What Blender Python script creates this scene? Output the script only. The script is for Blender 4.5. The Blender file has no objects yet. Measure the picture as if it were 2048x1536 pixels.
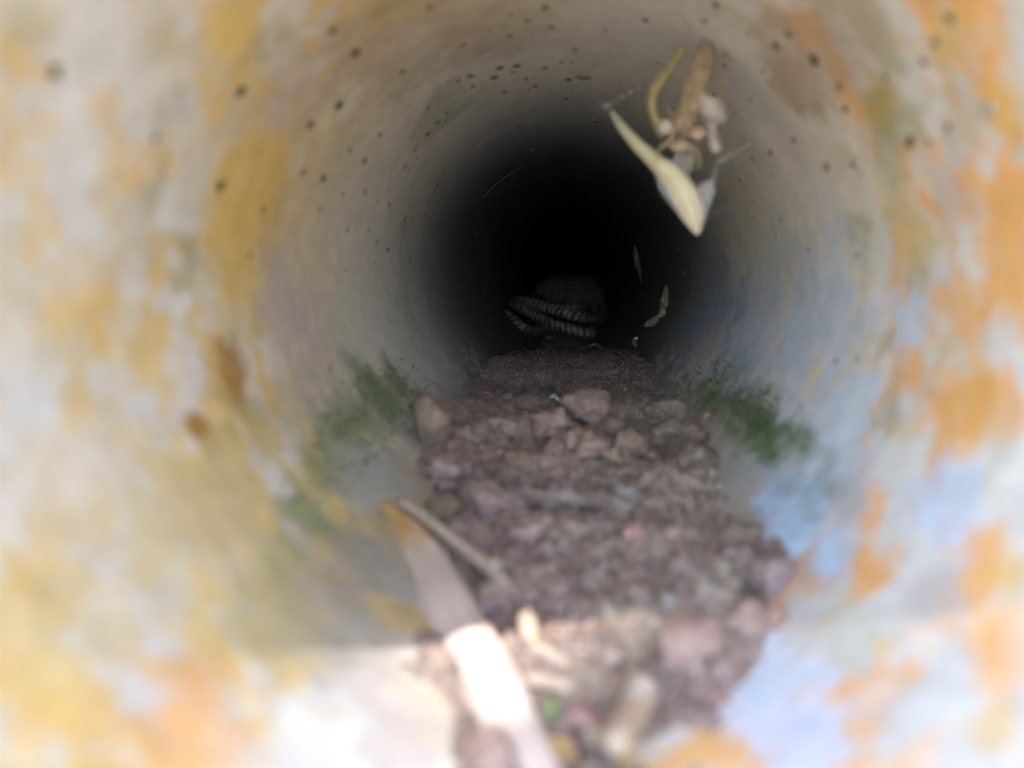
import bpy, math, random
import numpy as np
from mathutils import Vector, Matrix

random.seed(7)
rng = np.random.default_rng(7)
S = bpy.context.scene
COL = S.collection

# ------------------------------------------------------------------ camera
# Photograph is 2048 x 1536; F = focal length in those pixels, (VX, VY) = where the pipe axis vanishes.
F, VX, VY = 1550.0, 1138.0, 535.0
R = 0.100            # inner radius of the pipe (m)
AX = 0.17            # height of the pipe axis above the outside ground
CAMY = -0.010        # the lens is held just outside the mouth (mouth plane is y = 0)

cam_d = bpy.data.cameras.new('camera')
cam = bpy.data.objects.new('camera', cam_d)
COL.objects.link(cam)
cam.location = (0, CAMY, AX)
cam.rotation_euler = (math.radians(90), 0, 0)
cam_d.sensor_width = 36
cam_d.lens = 36 * F / 2048
cam_d.shift_x = -(VX - 1024) / 2048
cam_d.shift_y = (VY - 768) / 2048
cam_d.clip_start = 0.002
cam_d.clip_end = 2000
cam_d.dof.use_dof = True
cam_d.dof.focus_distance = 0.64
cam_d.dof.aperture_fstop = cam_d.lens / 1000 / 0.0048
S.camera = cam

# ------------------------------------------------------------------ world, sun, exposure
SUN_DIR = Vector((-0.06, -0.985, 0.995)).normalized()      # towards the sun
w = bpy.data.worlds.new('World')
S.world = w
w.use_nodes = True
nt = w.node_tree
nt.nodes.clear()
sky = nt.nodes.new('ShaderNodeTexSky')
sky.sky_type = 'NISHITA'
sky.sun_disc = False
sky.dust_density = 0.4
sky.ozone_density = 2.5
sky.sun_elevation = math.asin(SUN_DIR.z)
sky.sun_rotation = math.atan2(SUN_DIR.x, SUN_DIR.y)
bg = nt.nodes.new('ShaderNodeBackground')
bg.inputs['Strength'].default_value = 0.15
wo = nt.nodes.new('ShaderNodeOutputWorld')
nt.links.new(sky.outputs[0], bg.inputs[0])
nt.links.new(bg.outputs[0], wo.inputs[0])
sl = bpy.data.lights.new('sun', 'SUN')
sl.energy = 2.0
sl.angle = math.radians(0.5)
sl.color = (1.0, 0.96, 0.90)
so = bpy.data.objects.new('sun', sl)
COL.objects.link(so)
so.rotation_euler = SUN_DIR.to_track_quat('Z', 'Y').to_euler()
so.location = (0, -3, 4)

S.view_settings.view_transform = 'Standard'
S.view_settings.look = 'None'
S.view_settings.gamma = 1
S.view_settings.use_curve_mapping = False
S.view_settings.exposure = 3.3
cy = S.cycles
cy.max_bounces = 7
cy.diffuse_bounces = 6
cy.glossy_bounces = 4
cy.transparent_max_bounces = 12
cy.use_denoising = True
cy.sample_clamp_indirect = 4
cy.caustics_reflective = False
cy.caustics_refractive = False


# ------------------------------------------------------------------ helpers
def P(x, z, h):
    """x sideways, z metres ahead of the lens, h above the pipe axis -> world."""
    return Vector((x, z + CAMY, h + AX))

def ray(u, v, z):
    """the point seen at photo pixel (u, v) at depth z"""
    return np.array([(u - VX) / F * z, z, -(v - VY) / F * z])

def on_wall(u, v, rad=R):
    """pixel -> (angle, depth) on the pipe wall"""
    dx, dy = u - VX, -(v - VY)
    r = math.hypot(dx, dy)
    return math.atan2(dy, dx), rad * F / r, r

def hash3(ix, iy, iz, seed):
    n = (ix * 73856093) ^ (iy * 19349663) ^ (iz * 83492791) ^ (seed * 2654435761 & 0x7fffffff)
    n = n & 0x7fffffff
    n = (n ^ (n >> 13)) * 1274126177 & 0x7fffffff
    n = (n ^ (n >> 16)) * 668265263 & 0x7fffffff
    return (n ^ (n >> 15)) / float(0x7fffffff)

def vnoise(p, seed=0):
    """smooth value noise, 0..1, p is (n, 3)"""
    p = np.asarray(p, dtype=np.float64)
    i = np.floor(p).astype(np.int64)
    f = p - i
    f = f * f * f * (f * (f * 6 - 15) + 10)
    out = 0
    for a in (0, 1):
        for b in (0, 1):
            for c in (0, 1):
                wgt = (f[:, 0] if a else 1 - f[:, 0]) * (f[:, 1] if b else 1 - f[:, 1]) * (f[:, 2] if c else 1 - f[:, 2])
                out = out + wgt * hash3(i[:, 0] + a, i[:, 1] + b, i[:, 2] + c, seed)
    return out

def fbm(p, oct=4, seed=0, gain=0.5):
    p = np.asarray(p, dtype=np.float64)
    amp, tot, out = 1.0, 0.0, 0.0
    for o in range(oct):
        out = out + amp * vnoise(p * (2.03 ** o) + 17.3 * o, seed + o)
        tot += amp
        amp *= gain
    return out / tot

def sstep(a, b, x):
    t = np.clip((x - a) / (b - a), 0, 1)
    return t * t * (3 - 2 * t)

def mesh_obj(name, verts, faces, mat, parent=None, smooth=True, colors=None, attrs=None):
    me = bpy.data.meshes.new(name)
    verts = np.asarray(verts, dtype=np.float32).reshape(-1, 3)
    if isinstance(faces, np.ndarray):
        k = faces.shape[1]
        me.vertices.add(len(verts))
        me.vertices.foreach_set('co', verts.ravel())
        me.loops.add(faces.size)
        me.loops.foreach_set('vertex_index', faces.astype(np.int32).ravel())
        me.polygons.add(len(faces))
        me.polygons.foreach_set('loop_start', np.arange(0, faces.size, k, dtype=np.int32))
        me.update(calc_edges=True)
        me.validate()
    else:
        me.from_pydata([tuple(map(float, v)) for v in verts], [], faces)
    if smooth:
        me.polygons.foreach_set('use_smooth', np.ones(len(me.polygons), dtype=bool))
    if colors is not None:
        ca = me.color_attributes.new('tint', 'FLOAT_COLOR', 'POINT')
        c4 = np.ones((len(verts), 4), dtype=np.float32)
        c4[:, :3] = colors
        ca.data.foreach_set('color', c4.ravel())
    for k, arr in (attrs or {}).items():
        at = me.attributes.new(k, 'FLOAT', 'POINT')
        at.data.foreach_set('value', np.asarray(arr, dtype=np.float32))
    if mat is not None:
        me.materials.append(mat)
    o = bpy.data.objects.new(name, me)
    COL.objects.link(o)
    if parent is not None:
        o.parent = parent
    return o

def empty(name, loc):
    o = bpy.data.objects.new(name, None)
    o.empty_display_size = 0.01
    COL.objects.link(o)
    o.location = loc
    return o

def tag(o, label=None, cat=None, group=None, kind=None):
    if label: o['label'] = label
    if cat: o['category'] = cat
    if group: o['group'] = group
    if kind: o['kind'] = kind
    return o

def under(parent, o):
    """keep world placement of a mesh built in world coordinates under an Empty"""
    o.parent = parent
    o.matrix_parent_inverse = Matrix.Translation(-parent.location)
    return o

def grid_faces(nu, nv, wrap=False):
    """faces for verts ordered i*nv + j ; wrap closes j"""
    i = np.arange(nu - 1)[:, None]
    j = np.arange(nv if wrap else nv - 1)[None, :]
    j2 = (j + 1) % nv
    a = i * nv + j
    b = i * nv + j2
    c = (i + 1) * nv + j2
    d = (i + 1) * nv + j
    return np.stack([a, b, c, d], -1).reshape(-1, 4)

def spline(pts, n):
    """Catmull-Rom through pts (m, k) resampled to n points"""
    pts = np.asarray(pts, dtype=float)
    m = len(pts)
    q = np.vstack([2 * pts[0] - pts[1], pts, 2 * pts[-1] - pts[-2]])
    t = np.linspace(0, m - 1 - 1e-9, n)
    k = t.astype(int)
    f = (t - k)[:, None]
    p0, p1, p2, p3 = q[k], q[k + 1], q[k + 2], q[k + 3]
    return 0.5 * (2 * p1 + (p2 - p0) * f + (2 * p0 - 5 * p1 + 4 * p2 - p3) * f ** 2 + (3 * p1 - p0 - 3 * p2 + p3) * f ** 3)

def tube_data(path, radii, nseg=12, flat=1.0, rough=0.0, seed=1, freq=200.0):
    """tube round a path (x, z, h); returns verts(world), faces, along, around(0 top .. 1 bottom)"""
    path = np.asarray(path, dtype=float)
    n = len(path)
    radii = np.broadcast_to(np.asarray(radii, dtype=float), (n,))
    tan = np.gradient(path, axis=0)
    tan /= np.linalg.norm(tan, axis=1)[:, None] + 1e-12
    up = np.array([0, 0, 1.0])
    side = np.cross(tan, up)
    side /= np.linalg.norm(side, axis=1)[:, None] + 1e-9
    nor = np.cross(side, tan)
    seg = np.linalg.norm(np.diff(path, axis=0), axis=1)
    al = np.concatenate([[0], np.cumsum(seg)])
    a = np.arange(nseg) * 2 * math.pi / nseg
    rad = radii[:, None] * np.ones((1, nseg))
    vv = path[:, None, :] + side[:, None, :] * (np.sin(a)[None, :, None] * rad[..., None]) + nor[:, None, :] * (np.cos(a)[None, :, None] * rad[..., None] * flat)
    if rough > 0:
        k = (fbm(vv.reshape(-1, 3) * freq, 3, seed) - 0.5).reshape(n, nseg) * 2 * rough
        vv = path[:, None, :] + (vv - path[:, None, :]) * (1 + k[..., None])
    v = vv.reshape(-1, 3)
    f = [tuple(x) for x in grid_faces(n, nseg, True)]
    f.append(tuple(range(nseg))[::-1])
    f.append(tuple(range((n - 1) * nseg, n * nseg)))
    wv = v + np.array([0, CAMY, AX])
    return wv, f, np.repeat(al, nseg), np.tile(np.abs(((a + math.pi) % (2 * math.pi)) - math.pi) / math.pi, n)

def tube(name, path, radii, mat, parent=None, nseg=12, **kw):
    v, f, al, ar = tube_data(path, radii, nseg, **kw)
    o = mesh_obj(name, v, f, mat, attrs={'along': al, 'around': ar})
    if parent is not None:
        under(parent, o)
    return o

def ico(sub):
    import bmesh
    bm = bmesh.new()
    bmesh.ops.create_icosphere(bm, subdivisions=sub, radius=1.0)
    v = np.array([x.co[:] for x in bm.verts])
    f = np.array([[x.index for x in p.verts] for p in bm.faces])
    bm.free()
    return v, f
ICO = {k: ico(k) for k in (1, 2, 3, 4, 5)}


# ------------------------------------------------------------------ materials
def new_mat(name):
    m = bpy.data.materials.new(name)
    m.use_nodes = True
    t = m.node_tree
    return m, t, t.nodes['Principled BSDF'], t.nodes, t.links

def noise_mat(name, ca, cb, scale=300, rough=0.9, bump=0.4, bscale=None, dist=0.001, detail=6, attr=None, amt=1.0, spec=0.3, cc=None, cscale=60):
    """two (three) tone noise colour with bump; object coordinates are metres"""
    m, t, b, N, L = new_mat(name)
    tc = N.new('ShaderNodeTexCoord')
    geo = N.new('ShaderNodeNewGeometry')
    n1 = N.new('ShaderNodeTexNoise'); n1.inputs['Scale'].default_value = scale; n1.inputs['Detail'].default_value = detail
    L.new(geo.outputs['Position'], n1.inputs['Vector'])
    cr = N.new('ShaderNodeValToRGB')
    cr.color_ramp.elements[0].position = 0.32; cr.color_ramp.elements[0].color = (*ca, 1)
    cr.color_ramp.elements[1].position = 0.68; cr.color_ramp.elements[1].color = (*cb, 1)
    L.new(n1.outputs['Fac'], cr.inputs[0])
    col = cr.outputs[0]
    if cc is not None:
        n3 = N.new('ShaderNodeTexNoise'); n3.inputs['Scale'].default_value = cscale; n3.inputs['Detail'].default_value = 4
        L.new(geo.outputs['Position'], n3.inputs['Vector'])
        r3 = N.new('ShaderNodeValToRGB')
        r3.color_ramp.elements[0].position = 0.45; r3.color_ramp.elements[0].color = (0, 0, 0, 1)
        r3.color_ramp.elements[1].position = 0.62; r3.color_ramp.elements[1].color = (1, 1, 1, 1)
        L.new(n3.outputs['Fac'], r3.inputs[0])
        mx = N.new('ShaderNodeMix'); mx.data_type = 'RGBA'
        L.new(r3.outputs[0], mx.inputs['Factor']); L.new(col, mx.inputs['A']); mx.inputs['B'].default_value = (*cc, 1)
        col = mx.outputs['Result']
    if attr:
        at = N.new('ShaderNodeVertexColor'); at.layer_name = attr
        mx = N.new('ShaderNodeMix'); mx.data_type = 'RGBA'; mx.blend_type = 'MULTIPLY'
        mx.inputs['Factor'].default_value = amt
        L.new(col, mx.inputs['A']); L.new(at.outputs[0], mx.inputs['B'])
        col = mx.outputs['Result']
    L.new(col, b.inputs['Base Color'])
    b.inputs['Roughness'].default_value = rough
    b.inputs['Specular IOR Level'].default_value = spec
    if bump:
        n2 = N.new('ShaderNodeTexNoise'); n2.inputs['Scale'].default_value = bscale or scale * 2; n2.inputs['Detail'].default_value = 5
        L.new(geo.outputs['Position'], n2.inputs['Vector'])
        bp = N.new('ShaderNodeBump'); bp.inputs['Strength'].default_value = bump; bp.inputs['Distance'].default_value = dist
        L.new(n2.outputs['Fac'], bp.inputs['Height']); L.new(bp.outputs[0], b.inputs['Normal'])
    return m

def pipe_mat(name, streak):
    m, t, b, N, L = new_mat(name)
    geo = N.new('ShaderNodeNewGeometry')
    at = N.new('ShaderNodeVertexColor'); at.layer_name = 'tint'
    mp = N.new('ShaderNodeMapping'); mp.inputs['Scale'].default_value = (1, streak, 1)
    L.new(geo.outputs['Position'], mp.inputs['Vector'])
    n1 = N.new('ShaderNodeTexNoise'); n1.inputs['Scale'].default_value = 90; n1.inputs['Detail'].default_value = 8
    n1.inputs['Roughness'].default_value = 0.65
    L.new(mp.outputs[0], n1.inputs['Vector'])
    cr = N.new('ShaderNodeValToRGB')
    cr.color_ramp.elements[0].position = 0.30; cr.color_ramp.elements[0].color = (0.84, 0.83, 0.81, 1)
    cr.color_ramp.elements[1].position = 0.62; cr.color_ramp.elements[1].color = (1, 1, 1, 1)
    L.new(n1.outputs['Fac'], cr.inputs[0])
    mx = N.new('ShaderNodeMix'); mx.data_type = 'RGBA'; mx.blend_type = 'MULTIPLY'; mx.inputs['Factor'].default_value = 1
    L.new(at.outputs[0], mx.inputs['A']); L.new(cr.outputs[0], mx.inputs['B'])
    L.new(mx.outputs['Result'], b.inputs['Base Color'])
    b.inputs['Roughness'].default_value = 0.62
    b.inputs['Specular IOR Level'].default_value = 0.25
    n2 = N.new('ShaderNodeTexNoise'); n2.inputs['Scale'].default_value = 700; n2.inputs['Detail'].default_value = 6
    L.new(mp.outputs[0], n2.inputs['Vector'])
    bp = N.new('ShaderNodeBump'); bp.inputs['Strength'].default_value = 0.3; bp.inputs['Distance'].default_value = 0.0006
    L.new(n2.outputs['Fac'], bp.inputs['Height']); L.new(bp.outputs[0], b.inputs['Normal'])
    return m

M = {}
M['pipe'] = pipe_mat('weathered_pipe', 1.0)
M['pipe_far'] = pipe_mat('dusty_pipe', 5.0)
M['soil'] = noise_mat('soil', (0.20, 0.148, 0.118), (0.35, 0.270, 0.222), scale=420, bump=0.6, bscale=1300, dist=0.0012, attr='tint')
M['clod'] = noise_mat('clod_soil', (0.195, 0.150, 0.132), (0.315, 0.25, 0.222), scale=350, bump=0.8, bscale=1200, dist=0.001, attr='tint')
M['clod_root'] = noise_mat('pink_root', (0.15, 0.115, 0.10), (0.31, 0.245, 0.215), scale=260, bump=1.0, bscale=700, dist=0.0014)
M['mud'] = noise_mat('dried_mud', (0.34, 0.27, 0.22), (0.56, 0.47, 0.40), scale=600, bump=1.0, bscale=900, dist=0.0014)
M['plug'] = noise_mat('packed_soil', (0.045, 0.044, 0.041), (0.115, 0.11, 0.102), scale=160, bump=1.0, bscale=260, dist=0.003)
M['earth'] = noise_mat('bank_earth', (0.16, 0.11, 0.07), (0.36, 0.26, 0.16), scale=25, bump=0.8, bscale=60, dist=0.02)
M['ground'] = noise_mat('dry_ground', (0.40, 0.345, 0.28), (0.58, 0.515, 0.43), scale=12, bump=0.6, bscale=40, dist=0.02)
M['speck'] = noise_mat('dark_speck', (0.09, 0.065, 0.042), (0.21, 0.155, 0.10), scale=900, bump=0.3, dist=0.0004)
M['fleck'] = noise_mat('pale_fleck', (0.34, 0.31, 0.26), (0.52, 0.48, 0.42), scale=900, bump=0.2, dist=0.0004)
M['moss'] = noise_mat('moss', (0.060, 0.080, 0.042), (0.125, 0.148, 0.080), scale=240, bump=0)
M['white_worm'] = noise_mat('pale_rootlet', (0.45, 0.42, 0.38), (0.68, 0.65, 0.60), scale=600, bump=0.2, dist=0.0004)
M['straw'] = noise_mat('straw', (0.25, 0.185, 0.14), (0.39, 0.31, 0.25), scale=500, bump=0.3, dist=0.0005)
M['twig'] = noise_mat('twig', (0.26, 0.19, 0.13), (0.46, 0.36, 0.27), scale=500, bump=0.6, dist=0.0008)
M['pale_stick'] = noise_mat('pale_stick', (0.30, 0.25, 0.22), (0.50, 0.46, 0.45), scale=260, bump=0.4, dist=0.0006, cc=(0.42, 0.30, 0.20), cscale=70)
M['stone'] = noise_mat('pale_stone', (0.21, 0.185, 0.16), (0.34, 0.305, 0.265), scale=500, bump=0.4, dist=0.0006)
M['pink_chip'] = noise_mat('red_chip', (0.27, 0.15, 0.14), (0.38, 0.24, 0.22), scale=500, bump=0.5, dist=0.0006)
M['green_bit'] = noise_mat('green_bit', (0.09, 0.125, 0.05), (0.16, 0.20, 0.085), scale=500, bump=0.2, dist=0.0005)
M['tan_leaf'] = noise_mat('tan_leaf', (0.24, 0.18, 0.125), (0.36, 0.285, 0.21), scale=400, bump=0.3, dist=0.0004)
M['orange_stick'] = noise_mat('orange_straw', (0.45, 0.26, 0.14), (0.62, 0.40, 0.24), scale=500, bump=0.3, dist=0.0004)
M['tendril'] = noise_mat('tendril', (0.22, 0.20, 0.10), (0.40, 0.33, 0.18), scale=300, bump=0.3, dist=0.0005)
M['husk'] = noise_mat('brown_husk', (0.34, 0.23, 0.17), (0.62, 0.48, 0.40), scale=220, bump=0.7, dist=0.001, cc=(0.26, 0.24, 0.12), cscale=120)
M['cocoon'] = noise_mat('silk_ball', (0.34, 0.30, 0.26), (0.54, 0.49, 0.43), scale=400, bump=0.5, dist=0.0008)

def silk_mat(name, alpha):
    m, t, b, N, L = new_mat(name)
    b.inputs['Base Color'].default_value = (0.50, 0.50, 0.52, 1)
    b.inputs['Roughness'].default_value = 0.8
    geo = N.new('ShaderNodeNewGeometry')
    n = N.new('ShaderNodeTexNoise'); n.inputs['Scale'].default_value = 500; n.inputs['Detail'].default_value = 4
    L.new(geo.outputs['Position'], n.inputs['Vector'])
    mr = N.new('ShaderNodeMapRange'); mr.inputs['From Min'].default_value = 0.3; mr.inputs['From Max'].default_value = 0.7
    mr.inputs['To Min'].default_value = alpha * 0.4; mr.inputs['To Max'].default_value = min(1, alpha * 1.6)
    L.new(n.outputs['Fac'], mr.inputs['Value']); L.new(mr.outputs[0], b.inputs['Alpha'])
    return m
M['silk'] = silk_mat('cobweb_silk', 0.30)

def leaf_mat(name, cols, rough=0.55, trans=0.0):
    """dry leaf: colour along its length from the 'along' attribute plus fibre streaks"""
    m, t, b, N, L = new_mat(name)
    a = N.new('ShaderNodeAttribute'); a.attribute_name = 'along'
    c = N.new('ShaderNodeAttribute'); c.attribute_name = 'around'
    cr = N.new('ShaderNodeValToRGB')
    el = cr.color_ramp.elements
    while len(el) < len(cols): el.new(0.5)
    for e, (p, k) in zip(el, cols):
        e.position = p; e.color = (*k, 1)
    geo = N.new('ShaderNodeNewGeometry')
    nz = N.new('ShaderNodeTexNoise'); nz.inputs['Scale'].default_value = 140; nz.inputs['Detail'].default_value = 4
    L.new(geo.outputs['Position'], nz.inputs['Vector'])
    ad = N.new('ShaderNodeMath'); ad.operation = 'MULTIPLY_ADD'; ad.inputs[1].default_value = 0.34; 
    L.new(nz.outputs['Fac'], ad.inputs[0]); L.new(a.outputs['Fac'], ad.inputs[2])
    sb = N.new('ShaderNodeMath'); sb.operation = 'SUBTRACT'; sb.inputs[1].default_value = 0.17
    L.new(ad.outputs[0], sb.inputs[0]); L.new(sb.outputs[0], cr.inputs[0])
    cb = N.new('ShaderNodeCombineXYZ')
    s1 = N.new('ShaderNodeMath'); s1.operation = 'MULTIPLY'; s1.inputs[1].default_value = 34
    s2 = N.new('ShaderNodeMath'); s2.operation = 'MULTIPLY'; s2.inputs[1].default_value = 3
    L.new(c.outputs['Fac'], s1.inputs[0]); L.new(a.outputs['Fac'], s2.inputs[0])
    L.new(s1.outputs[0], cb.inputs[0]); L.new(s2.outputs[0], cb.inputs[1])
    fn = N.new('ShaderNodeTexNoise'); fn.inputs['Scale'].default_value = 1; fn.inputs['Detail'].default_value = 3
    L.new(cb.outputs[0], fn.inputs['Vector'])
    mr = N.new('ShaderNodeMapRange'); mr.inputs['From Min'].default_value = 0.3; mr.inputs['From Max'].default_value = 0.7
    mr.inputs['To Min'].default_value = 0.62; mr.inputs['To Max'].default_value = 1.06
    L.new(fn.outputs['Fac'], mr.inputs['Value'])
    mx = N.new('ShaderNodeMix'); mx.data_type = 'RGBA'; mx.blend_type = 'MULTIPLY'; mx.inputs['Factor'].default_value = 1
    L.new(cr.outputs[0], mx.inputs['A']); L.new(mr.outputs[0], mx.inputs['B'])
    L.new(mx.outputs['Result'], b.inputs['Base Color'])
    b.inputs['Roughness'].default_value = rough
    bp = N.new('ShaderNodeBump'); bp.inputs['Strength'].default_value = 0.35; bp.inputs['Distance'].default_value = 0.0005
    L.new(fn.outputs['Fac'], bp.inputs['Height']); L.new(bp.outputs[0], b.inputs['Normal'])
    return m
M['blade'] = leaf_mat('dry_blade', [(0.0, (0.34, 0.20, 0.08)), (0.17, (0.50, 0.30, 0.11)), (0.26, (0.55, 0.43, 0.37)), (0.55, (0.68, 0.55, 0.49)), (1.0, (0.62, 0.48, 0.42))])
M['withered'] = leaf_mat('withered_leaf', [(0.0, (0.36, 0.38, 0.31)), (0.35, (0.50, 0.48, 0.29)), (0.7, (0.76, 0.70, 0.50)), (1.0, (0.68, 0.59, 0.43))])

def snake_mat():
    m, t, b, N, L = new_mat('banded_snake_skin')
    a = N.new('ShaderNodeAttribute'); a.attribute_name = 'along'
    c = N.new('ShaderNodeAttribute'); c.attribute_name = 'around'
    geo = N.new('ShaderNodeNewGeometry')
    nz = N.new('ShaderNodeTexNoise'); nz.inputs['Scale'].default_value = 130; nz.inputs['Detail'].default_value = 3
    L.new(geo.outputs['Position'], nz.inputs['Vector'])
    # phase = along / pitch + slant * around + noise
    p1 = N.new('ShaderNodeMath'); p1.operation = 'MULTIPLY'; p1.inputs[1].default_value = 2 * math.pi / 0.0072
    L.new(a.outputs['Fac'], p1.inputs[0])
    p2 = N.new('ShaderNodeMath'); p2.operation = 'MULTIPLY_ADD'; p2.inputs[1].default_value = 5.0
    L.new(c.outputs['Fac'], p2.inputs[0]); L.new(p1.outputs[0], p2.inputs[2])
    p3 = N.new('ShaderNodeMath'); p3.operation = 'MULTIPLY_ADD'; p3.inputs[1].default_value = 9.0
    L.new(nz.outputs['Fac'], p3.inputs[0]); L.new(p2.outputs[0], p3.inputs[2])
    sn = N.new('ShaderNodeMath'); sn.operation = 'SINE'; L.new(p3.outputs[0], sn.inputs[0])
    # dark gaps are wider towards the back of the body
    th = N.new('ShaderNodeMath'); th.operation = 'MULTIPLY_ADD'; th.inputs[1].default_value = -0.5; 
    L.new(c.outputs['Fac'], th.inputs[0]); L.new(sn.outputs[0], th.inputs[2])
    mr = N.new('ShaderNodeMapRange'); mr.inputs['From Min'].default_value = -0.75; mr.inputs['From Max'].default_value = 0.05
    L.new(th.outputs[0], mr.inputs['Value'])
    cr = N.new('ShaderNodeValToRGB')
    cr.color_ramp.elements[0].color = (0.06, 0.052, 0.045, 1)
    cr.color_ramp.elements[1].color = (0.40, 0.39, 0.36, 1)
    L.new(mr.outputs[0], cr.inputs[0])
    n2 = N.new('ShaderNodeTexVoronoi'); n2.inputs['Scale'].default_value = 420
    L.new(geo.outputs['Position'], n2.inputs['Vector'])
    m2 = N.new('ShaderNodeMapRange'); m2.inputs['From Max'].default_value = 0.7; m2.inputs['To Min'].default_value = 1.05; m2.inputs['To Max'].default_value = 0.55
    L.new(n2.outputs['Distance'], m2.inputs['Value'])
    mx = N.new('ShaderNodeMix'); mx.data_type = 'RGBA'; mx.blend_type = 'MULTIPLY'; mx.inputs['Factor'].default_value = 1
    L.new(cr.outputs[0], mx.inputs['A']); L.new(m2.outputs[0], mx.inputs['B'])
    L.new(mx.outputs['Result'], b.inputs['Base Color'])
    b.inputs['Roughness'].default_value = 0.5
    bp = N.new('ShaderNodeBump'); bp.inputs['Strength'].default_value = 0.8; bp.inputs['Distance'].default_value = 0.0009; bp.invert = True
    L.new(n2.outputs['Distance'], bp.inputs['Height']); L.new(bp.outputs[0], b.inputs['Normal'])
    return m
M['snake'] = snake_mat()


# ------------------------------------------------------------------ outside: ground, bank
def ground_h(x, y):
    """height of the outside ground: level, rising at an added, unseen heap to the right of the mouth"""
    d = ((x - 1.9) / 1.2) ** 2 + ((y + 1.4) / 1.9) ** 2
    return 1.35 * np.exp(-d * 1.6)  # mound added out of view to bounce warm light onto the left wall

gx = np.concatenate([-np.geomspace(300, 1.6, 22), np.linspace(-1.5, 4.0, 56), np.geomspace(4.2, 300, 22)])
gy = np.concatenate([-np.geomspace(300, 4.2, 22), np.linspace(-4, 1.5, 56), np.geomspace(1.6, 300, 22)])
GX, GY = np.meshgrid(gx, gy, indexing='ij')
pts = np.stack([GX.ravel(), GY.ravel(), np.zeros(GX.size)], -1)
GZ = ground_h(GX, GY).ravel() + (fbm(pts * 2.0, 4, 3) - 0.5) * 0.10 * np.exp(-(pts[:, 0] ** 2 + pts[:, 1] ** 2) / 60) - 0.03
pts[:, 2] = GZ
tag(mesh_obj('ground', pts, grid_faces(len(gx), len(gy))[:, ::-1], M['ground']), kind='structure')

# earth bank that the pipe comes out of (a face with a round hole, leaning back and running into the ground)
na, nr = 96, 40
rr = 0.1075 + np.linspace(0, 1, nr) ** 2.2 * 5.0
aa = np.arange(na) * 2 * math.pi / na
RA, AA = np.meshgrid(rr, aa, indexing='ij')
bx, bz = RA * np.cos(AA), RA * np.sin(AA)
nse = (fbm(np.stack([bx.ravel() * 9, bz.ravel() * 9, np.zeros(bx.size)], -1), 4, 11) - 0.5).reshape(bx.shape)
by = 0.045 + (RA - 0.1) * 0.10 + np.maximum(bz, 0) * 0.55 + nse * 0.10 * np.minimum(1, (RA - 0.1) * 8)
bw = np.stack([bx.ravel(), by.ravel(), np.maximum(bz.ravel() + AX, -0.35)], -1)
tag(mesh_obj('bank', bw, grid_faces(nr, na, True), M['earth']), kind='structure')



# unseen tree added behind the camera, crown shaped to thin and dapple the sunlight
sd = np.array(SUN_DIR)
e1 = np.cross(sd, [0, 0, 1]); e1 /= np.linalg.norm(e1); e2 = np.cross(e1, sd)
tc = sd * 5.6 + np.array([0.0, 0.0, AX]) + 0.2 * e2
tree = empty('sun_filter_tree', (tc[0] - 0.9, tc[1] - 0.3, 0))
tag(tree, 'unseen leafy sapling added behind the viewer to thin the sunlight', 'tree')
M['bark'] = noise_mat('bark', (0.10, 0.07, 0.05), (0.22, 0.17, 0.12), scale=40, bump=0.8, dist=0.004)
M['leaf'] = noise_mat('green_leaf', (0.045, 0.085, 0.02), (0.10, 0.16, 0.04), scale=6, bump=0)
def world_tube(name, pts, r0, r1, parent):
    pts = np.array(pts) - np.array([0, CAMY, AX])
    return tube(name, spline(pts, 24), np.linspace(r0, r1, 24), M['bark'], parent, nseg=10, rough=0.15, freq=12)
bx0 = tc + np.array([-0.9, -0.3, 0])
world_tube('trunk', [(bx0[0], bx0[1], -0.1), (bx0[0] + .05, bx0[1], 1.6), (bx0[0] - .03, bx0[1] + .05, 3.0), (bx0[0] + .05, bx0[1], tc[2] + .9)], .06, .02, tree)
for k in range(5):
    a = random.uniform(0, 6.28)
    st = np.array([bx0[0], bx0[1], tc[2] - 1.0 + .3 * k])
    en = tc + np.array([math.cos(a) * .35, math.sin(a) * .35, random.uniform(-.35, .45)])
    world_tube('limb', [st, (st + en) / 2 + np.array([0, 0, .12]), en], .016, .005, tree)
lv, lf = [], []
r2 = np.random.default_rng(25)
for i in range(3000):
    c = r2.normal(0, 1, 3); c = c / np.linalg.norm(c) * r2.random() ** .4 * np.array([.66, .66, .60]) + tc
    a = r2.normal(0, 1, 3); a /= np.linalg.norm(a)
    b = np.cross(a, r2.normal(0, 1, 3)); b /= np.linalg.norm(b)
    L_ = r2.uniform(.05, .09); W_ = L_ * .28
    nrm = np.cross(a, b) * L_ * .08
    k = len(lv)
    lv += [c - a * L_ * .5, c + b * W_ - nrm, c + a * L_ * .5, c - b * W_ - nrm]
    lf += [(k, k + 1, k + 2), (k, k + 2, k + 3)]
crown = mesh_obj('crown', np.array(lv), np.array(lf), M['leaf'], smooth=False)
under(tree, crown)

# ------------------------------------------------------------------ the pipe
JOINT = 0.705
def blob_mask(phi, z, u, v, a, b, wob):
    """soft-edged patch centred where pixel (u, v) meets the wall; a = radial, b = tangential half size (px)"""
    p0, z0, r = on_wall(u, v)
    dz = a * z0 / r
    ds = b / r
    dp = (phi - p0 + math.pi) % (2 * math.pi) - math.pi
    d = np.sqrt(((z - z0) / dz) ** 2 + (dp / ds) ** 2) + wob
    return sstep(1.25, 0.5, d)

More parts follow.
